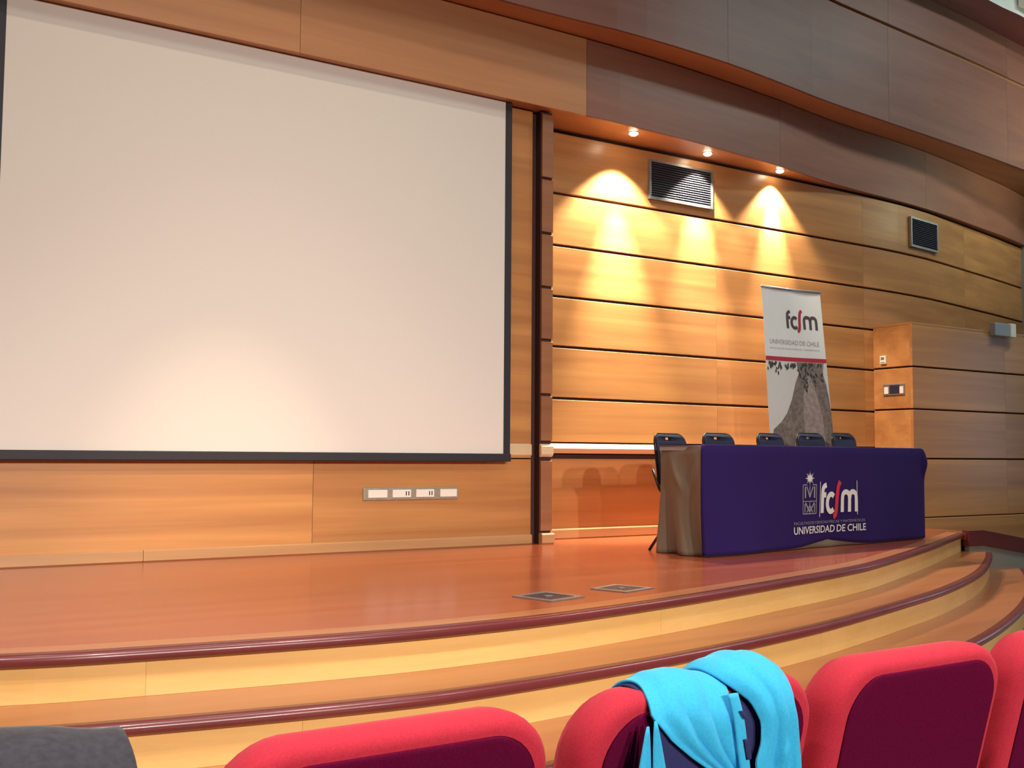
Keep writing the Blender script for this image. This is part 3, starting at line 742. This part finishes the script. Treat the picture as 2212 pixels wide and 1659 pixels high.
def sheet_patch(name, rows, mat, q):
    """filled area between left/right borders given per height: rows = [(v, u0, u1)]"""
    vs = []; fs = []; N = 8
    for v, a, b in rows:
        for k in range(N+1): vs.append(bpt(a+(b-a)*k/N, v, q))
    for j in range(len(rows)-1):
        for k in range(N): a = j*(N+1)+k; fs.append((a, a+1, a+N+2, a+N+1))
    return raw(name, vs, fs, mat, bn, False, False)
logo(bn, bfn, 0.305, 1.845, 0.83, 0.72, 0.030, 'banner_ink', 'banner_red')
text_mesh('printed_text', 'UNIVERSIDAD DE CHILE', 0.64, 0.042, lambda u, v, q: bpt(0.07+u, 1.695+v, 0.0025), 'banner_faint', bn)
text_mesh('printed_text', 'FACULTAD DE CIENCIAS FÍSICAS Y MATEMÁTICAS', 0.64, 0.018, lambda u, v, q: bpt(0.07+u, 1.65+v, 0.0025), 'banner_faint', bn)
sheet_patch('printed_stripe', [(1.545, 0.0, BW), (1.562, 0.0, BW), (1.582, 0.0, BW)], 'banner_red', 0.0025)
sheet_patch('printed_photo', [(0.08+1.46*k/14, 0.0, BW) for k in range(15)], 'banner_sky', 0.002)
sl = [(0.08, 0.02, BW), (0.55, 0.02, BW), (0.80, 0.02, BW), (0.93, 0.05, BW), (1.00, 0.16, BW), (1.08, 0.24, BW), (1.20, 0.31, 0.77), (1.35, 0.37, 0.75), (1.44, 0.42, 0.72), (1.54, 0.40, 0.74)]
sheet_patch('printed_slope', sl, 'banner_slope', 0.003)
sheet_patch('printed_slope_face', [(0.08, 0.30, 0.74), (0.6, 0.30, 0.70), (0.80, 0.32, 0.68), (0.86, 0.45, 0.68), (1.05, 0.44, 0.67), (1.25, 0.46, 0.62), (1.40, 0.52, 0.57), (1.43, 0.54, 0.55)], 'banner_slope_lit', 0.004)
bm = bmesh.new(); random.seed(3)
for k in range(70):
    cl = random.choice([(0.10, 0.05), (0.13, 0.08), (0.35, 0.07), (0.47, 0.13), (0.52, 0.15), (0.66, 0.11)])
    u = max(0.02, min(BW-0.02, cl[0]+random.gauss(0, 0.045))); v = 1.54-abs(random.gauss(0, cl[1]*0.8))-0.01; a = random.uniform(-2.4, -0.7); L_ = random.uniform(0.03, 0.06)
    if v < 1.2: continue
    d = Vector((math.cos(a), math.sin(a), 0))*L_; nn = Vector((-d.y, d.x, 0))*0.30; c0 = Vector((u, v, 0))
    bm.faces.new([bm.verts.new(bpt(min(BW, max(0, p.x)), min(1.545, p.y), 0.005+0.00004*k)) for p in (c0-d/2, c0+nn*0.7, c0+d/2, c0-nn*0.7)])
o = bm_obj('printed_leaves', bm, 'banner_leaf', bn)

# ---------------------------------------------------------------- red theatre seats of the front row
SEAT_Y, SEAT_TOP, SEAT_W = 1.50, 0.270, 0.555
def make_seat():
    r = empty('theatre_seat', (0, SEAT_Y, FLOOR_Z))
    H = SEAT_TOP-FLOOR_Z; w = SEAT_W/2
    # padded back: rounded outline lofted through the thickness; rear plate with painted shade, red front and rim
    def loft(name, layers, mat, caps):
        vs = []; fs = []; NS = 8
        for y, ins in layers:
            rr = 0.105-ins*0.5; top = H-ins*0.9
            for x, z in rrect(-w+ins, w-ins, H-0.56+ins, top, rr, NS):
                bow = 0.014*(1-(x/w)**2)*((z-H+0.28)/0.28 if z > H-0.28 else 0)
                vs.append((x, y+0.15*(H-z)/0.56-0.009*(x/w)**2, z+bow*0.6))
        n = (NS+1)*4
        for j in range(len(layers)-1):
            for k in range(n): a, b = j*n+k, j*n+(k+1) % n; fs.append((a, b, b+n, a+n))
        if caps[0]: fs.append(tuple(range(n)))
        if caps[1]: fs.append(tuple(range((len(layers)-1)*n, len(layers)*n)))
        return raw(name, vs, fs, mat, r, True)
    loft('backrest', [(-0.0605, 0.034), (-0.057, 0.022), (-0.050, 0.011), (-0.038, 0.003), (-0.022, 0.0), (0.0, 0.0), (0.025, 0.003), (0.050, 0.016), (0.066, 0.045), (0.070, 0.08)], 'seat_red', (True, True))
    loft('rear_shade', [(-0.068, 0.090), (-0.0675, 0.060), (-0.066, 0.045), (-0.0635, 0.038), (-0.0605, 0.0345)], 'seat_red_shaded', (True, True))
    bm = bmesh.new(); add_box(bm, -w+0.03, w-0.03, 0.20, 0.28, 0.12, 0.50, 0.035); o = bm_obj('seat_cushion', bm, 'seat_red', r, False); o.scale = (1, 1, 0.85); o.location = (0, 0, 0.02)
    for sg in (-1, 1):
        bm = bmesh.new(); add_box(bm, sg*(w+0.014)-0.012, sg*(w+0.014)+0.012, 0.10, 0.42, 0.50, 0.535, 0.01); bm_obj('armrest', bm, 'seat_frame', r)
        bm = bmesh.new(); add_box(bm, sg*(w+0.014)-0.010, sg*(w+0.014)+0.010, 0.10, 0.30, 0.0, 0.50, 0.006); bm_obj('side_frame', bm, 'seat_frame', r)
    return r
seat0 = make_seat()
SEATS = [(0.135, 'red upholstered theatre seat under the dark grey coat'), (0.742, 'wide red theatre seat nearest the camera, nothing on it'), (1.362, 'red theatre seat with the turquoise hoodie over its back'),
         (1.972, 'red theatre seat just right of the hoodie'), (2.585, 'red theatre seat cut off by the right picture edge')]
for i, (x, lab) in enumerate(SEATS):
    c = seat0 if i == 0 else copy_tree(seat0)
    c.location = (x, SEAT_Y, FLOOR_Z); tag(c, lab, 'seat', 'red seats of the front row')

# ---------------------------------------------------------------- garments over the seat backs
def drape(name, parent, xl, xr, topz, rad, zf, zb, fold, mat, nu=56, nv=64, thick=0.006, ycen=SEAT_Y, zc=None):
    """cloth over a seat back. path: stage side up, over the top, down the camera side.
    xl(t, z) / xr(t, z): borders; zf, zb: hem heights on stage / camera side; fold(u, t, z): outward offset"""
    zc = topz-rad; arc = PI*rad; lf, lb = zc-zf, zc-zb; T = lf+arc+lb
    vs = []; fs = []
    for j in range(nv+1):
        s = T*j/nv
        if s < lf: y, z, ny, nz = rad, zf+s, 1.0, 0.0
        elif s < lf+arc:
            a = (s-lf)/rad; y, z, ny, nz = rad*math.cos(a), zc+rad*math.sin(a), math.cos(a), math.sin(a)
        else: y, z, ny, nz = -rad, zc-(s-lf-arc), -1.0, 0.0
        t = j/nv; side = s-lf-arc   # >0 on the camera side
        A, B = xl(side, z), xr(side, z)
        for i in range(nu+1):
            u = i/nu; d = fold(u, side, z)
            if side > 0: d = d-0.02*min(1, side/0.2)*0
            vs.append((A+(B-A)*u, ycen+y+ny*d, z+nz*d))
    for j in range(nv):
        for i in range(nu): a = j*(nu+1)+i; fs.append((a, a+1, a+nu+2, a+nu+1))
    o = raw(name, vs, fs, mat, None, True)
    m = o.modifiers.new('thick', 'SOLIDIFY'); m.thickness = thick; m.offset = 0
    if parent is not None:
        o.parent = parent; o.matrix_parent_inverse = parent.matrix_world.inverted()
    return o
def lerp_tab(tab, z):
    if z >= tab[0][0]: return tab[0][1]
    for (a, b), (c, d) in zip(tab, tab[1:]):
        if c <= z <= a: return b+(d-b)*(a-z)/(a-c)
    return tab[-1][1]
hd = empty('turquoise_hoodie', (1.38, SEAT_Y, SEAT_TOP)); tag(hd, 'turquoise fleece hoodie slung over a red seat back', 'hoodie')
bpy.context.view_layer.update()
XL = [(0.30, 1.235), (0.262, 1.205), (0.235, 1.195), (0.20, 1.228), (0.165, 1.275), (0.13, 1.330), (0.06, 1.375), (-0.1, 1.385)]
XM = [(0.31, 1.400), (0.27, 1.395), (0.23, 1.375), (0.17, 1.385), (0.10, 1.405), (-0.1, 1.415)]
def body_fold(u, s, z):
    k = min(1.0, max(0.0, (s+0.12)/0.26))
    d = 0.006+0.006*G(u, 0.03, 0.05)*k
    d += 0.010*G(u, 0.22+0.05*k, 0.09)*(0.4+k) - 0.008*G(u, 0.37+0.05*k, 0.04)*k + 0.009*G(u, 0.52+0.05*k, 0.08)*k - 0.009*G(u, 0.68+0.04*k, 0.04)*k + 0.012*G(u, 0.86, 0.10)*k
    d += 0.0015*math.sin(9*u+14*z)+0.016*G(u, 0.45, 0.4)*G(s, -0.11, 0.10)
    return d
drape('body_panel', hd, lambda s, z: lerp_tab(XL, z) if s > -0.12 else lerp_tab(XL, 0.274), lambda s, z: lerp_tab(XM, z) if s > -0.12 else lerp_tab(XM, 0.274), SEAT_TOP+0.004, 0.078, 0.02, -0.12, body_fold, 'fleece_turquoise', 90, 90)
HL = [(0.32, 1.355), (0.285, 1.362), (0.262, 1.385), (0.235, 1.420), (0.205, 1.434), (0.17, 1.432), (0.14, 1.418), (0.05, 1.425), (-0.1, 1.43)]
XR = [(0.31, 1.555), (0.262, 1.535), (0.22, 1.522), (0.13, 1.530), (-0.1, 1.525)]
def hood_fold(u, s, z):
    k = min(1.0, max(0.0, (s+0.10)/0.22))
    d = 0.015+0.026*math.sin(PI*min(1, max(0, u)))**0.7*G(s, -0.10, 0.11)
    d += 0.007*G(u, 0.10, 0.10)*k - 0.008*G(u, 0.36+0.05*k, 0.06)*k + 0.008*G(u, 0.58, 0.10)*k
    d -= 0.022*G(u, 0.64, 0.06)*G(s, 0.06, 0.04) - 0.012*G(u, 0.60, 0.10)*G(s, 0.045, 0.02)
    d += 0.010*G(u, 0.90, 0.10)*k+0.0015*math.sin(20*u+20*z)
    return d
drape('hood', hd, lambda s, z: lerp_tab(HL, z) if s > -0.12 else lerp_tab(HL, 0.274), lambda s, z: lerp_tab(XR, z) if s > -0.12 else lerp_tab(XR, 0.274), SEAT_TOP+0.004, 0.080, 0.04, -0.12, hood_fold, 'fleece_turquoise', 70, 90)
drape('lining', hd, lambda s, z: 1.205 if z > 0.1 else 1.215, lambda s, z: 1.515, SEAT_TOP+0.002, 0.073, 0.15, -0.13, lambda u, s, z: 0.002+0.003*math.sin(8*u+6*z), 'fleece_lining', 30, 40)
def hung(name, x0, x1, ztop, zbot, y, mat, wob=0.0):
    vs = []; fs = []; NJ, NK = 14, 10
    for j in range(NJ+1):
        t = j/NJ; z = ztop+(zbot-ztop)*t; cx = (x0+(x1-x0)*t); w = 0.003+0.026*t**0.8
        for k in range(NK): a = 2*PI*k/NK; vs.append((cx+w*math.cos(a), y+0.4*w*math.sin(a)+wob*math.sin(5*t), z))
    for j in range(NJ):
        for k in range(NK): a, b = j*NK+k, j*NK+(k+1) % NK; fs.append((a, b, b+NK, a+NK))
    fs += [tuple(range(NK)), tuple(range(NJ*NK, NJ*NK+NK))]
    o = raw(name, vs, fs, mat, None, True); o.parent = hd; o.matrix_parent_inverse = hd.matrix_world.inverted(); return o
hung('sleeve', 1.171, 1.150, 0.232, 0.02, 1.404, 'fleece_turquoise'); hung('sleeve', 1.184, 1.205, 0.240, 0.02, 1.400, 'fleece_turquoise')
def band(name, pts, w, mat):
    vs = []; fs = []; n = 8
    P = catmull(pts, 6)
    for p in P:
        for k in range(n): a = 2*PI*k/n; vs.append((p.x+w*math.cos(a), p.y+0.35*w*math.sin(a), p.z))
    for j in range(len(P)-1):
        for k in range(n): a, b = j*n+k, j*n+(k+1) % n; fs.append((a, b, b+n, a+n))
    fs += [tuple(range(n)), tuple(range(len(vs)-n, len(vs)))]
    o = raw(name, vs, fs, mat, None, True); o.parent = hd; o.matrix_parent_inverse = hd.matrix_world.inverted(); return o
band('zip_placket', [(1.372, 1.412, 0.262), (1.378, 1.404, 0.22), (1.384, 1.400, 0.16), (1.398, 1.400, 0.06), (1.402, 1.402, -0.08)], 0.013, 'fleece_turquoise')
band('zip_pull', [(1.379, 1.398, 0.234), (1.383, 1.396, 0.226), (1.388, 1.396, 0.220)], 0.005, 'fleece_lining')
band('toggle', [(1.386, 1.394, 0.185), (1.388, 1.393, 0.172), (1.392, 1.393, 0.150)], 0.006, 'fleece_lining')
ct = empty('grey_coat', (0.05, SEAT_Y, SEAT_TOP)); tag(ct, 'dark grey coat hung over the seat in the lower left corner', 'coat')
bpy.context.view_layer.update()
o = drape('coat_body', ct, lambda s, z: -0.22, lambda s, z: 0.345+0.006*math.sin(30*z), SEAT_TOP+0.036, 0.085, -0.10, -0.20, lambda u, s, z: 0.006+0.003*math.sin(11*u+4*z)+0.002*math.sin(27*u-7*z)-0.012*G(u, 0.62, 0.02)+0.065*(1-u), 'coat_charcoal', 60, 60, 0.012)
o = drape('coat_collar', ct, lambda s, z: -0.05, lambda s, z: 0.18, SEAT_TOP+0.036, 0.092, 0.12, 0.16, lambda u, s, z: 0.004*math.sin(7*u), 'coat_charcoal', 24, 40, 0.008)

# ---------------------------------------------------------------- lamp on the upper ceiling step
lp = empty('ceiling_lamp', (11.0, 6.60, 5.62)); tag(lp, 'bright white lamp at the top right corner of the ceiling', 'lamp')
bm = bmesh.new(); add_box(bm, -0.22, 0.5, -0.06, 0.03, 0.0, 0.10, 0.01); bm_obj('housing', bm, 'plate_white', lp)
bm = bmesh.new(); add_box(bm, -0.18, 0.46, -0.075, -0.055, 0.015, 0.085, 0.006); bm_obj('diffuser', bm, 'lamp_cool', lp)
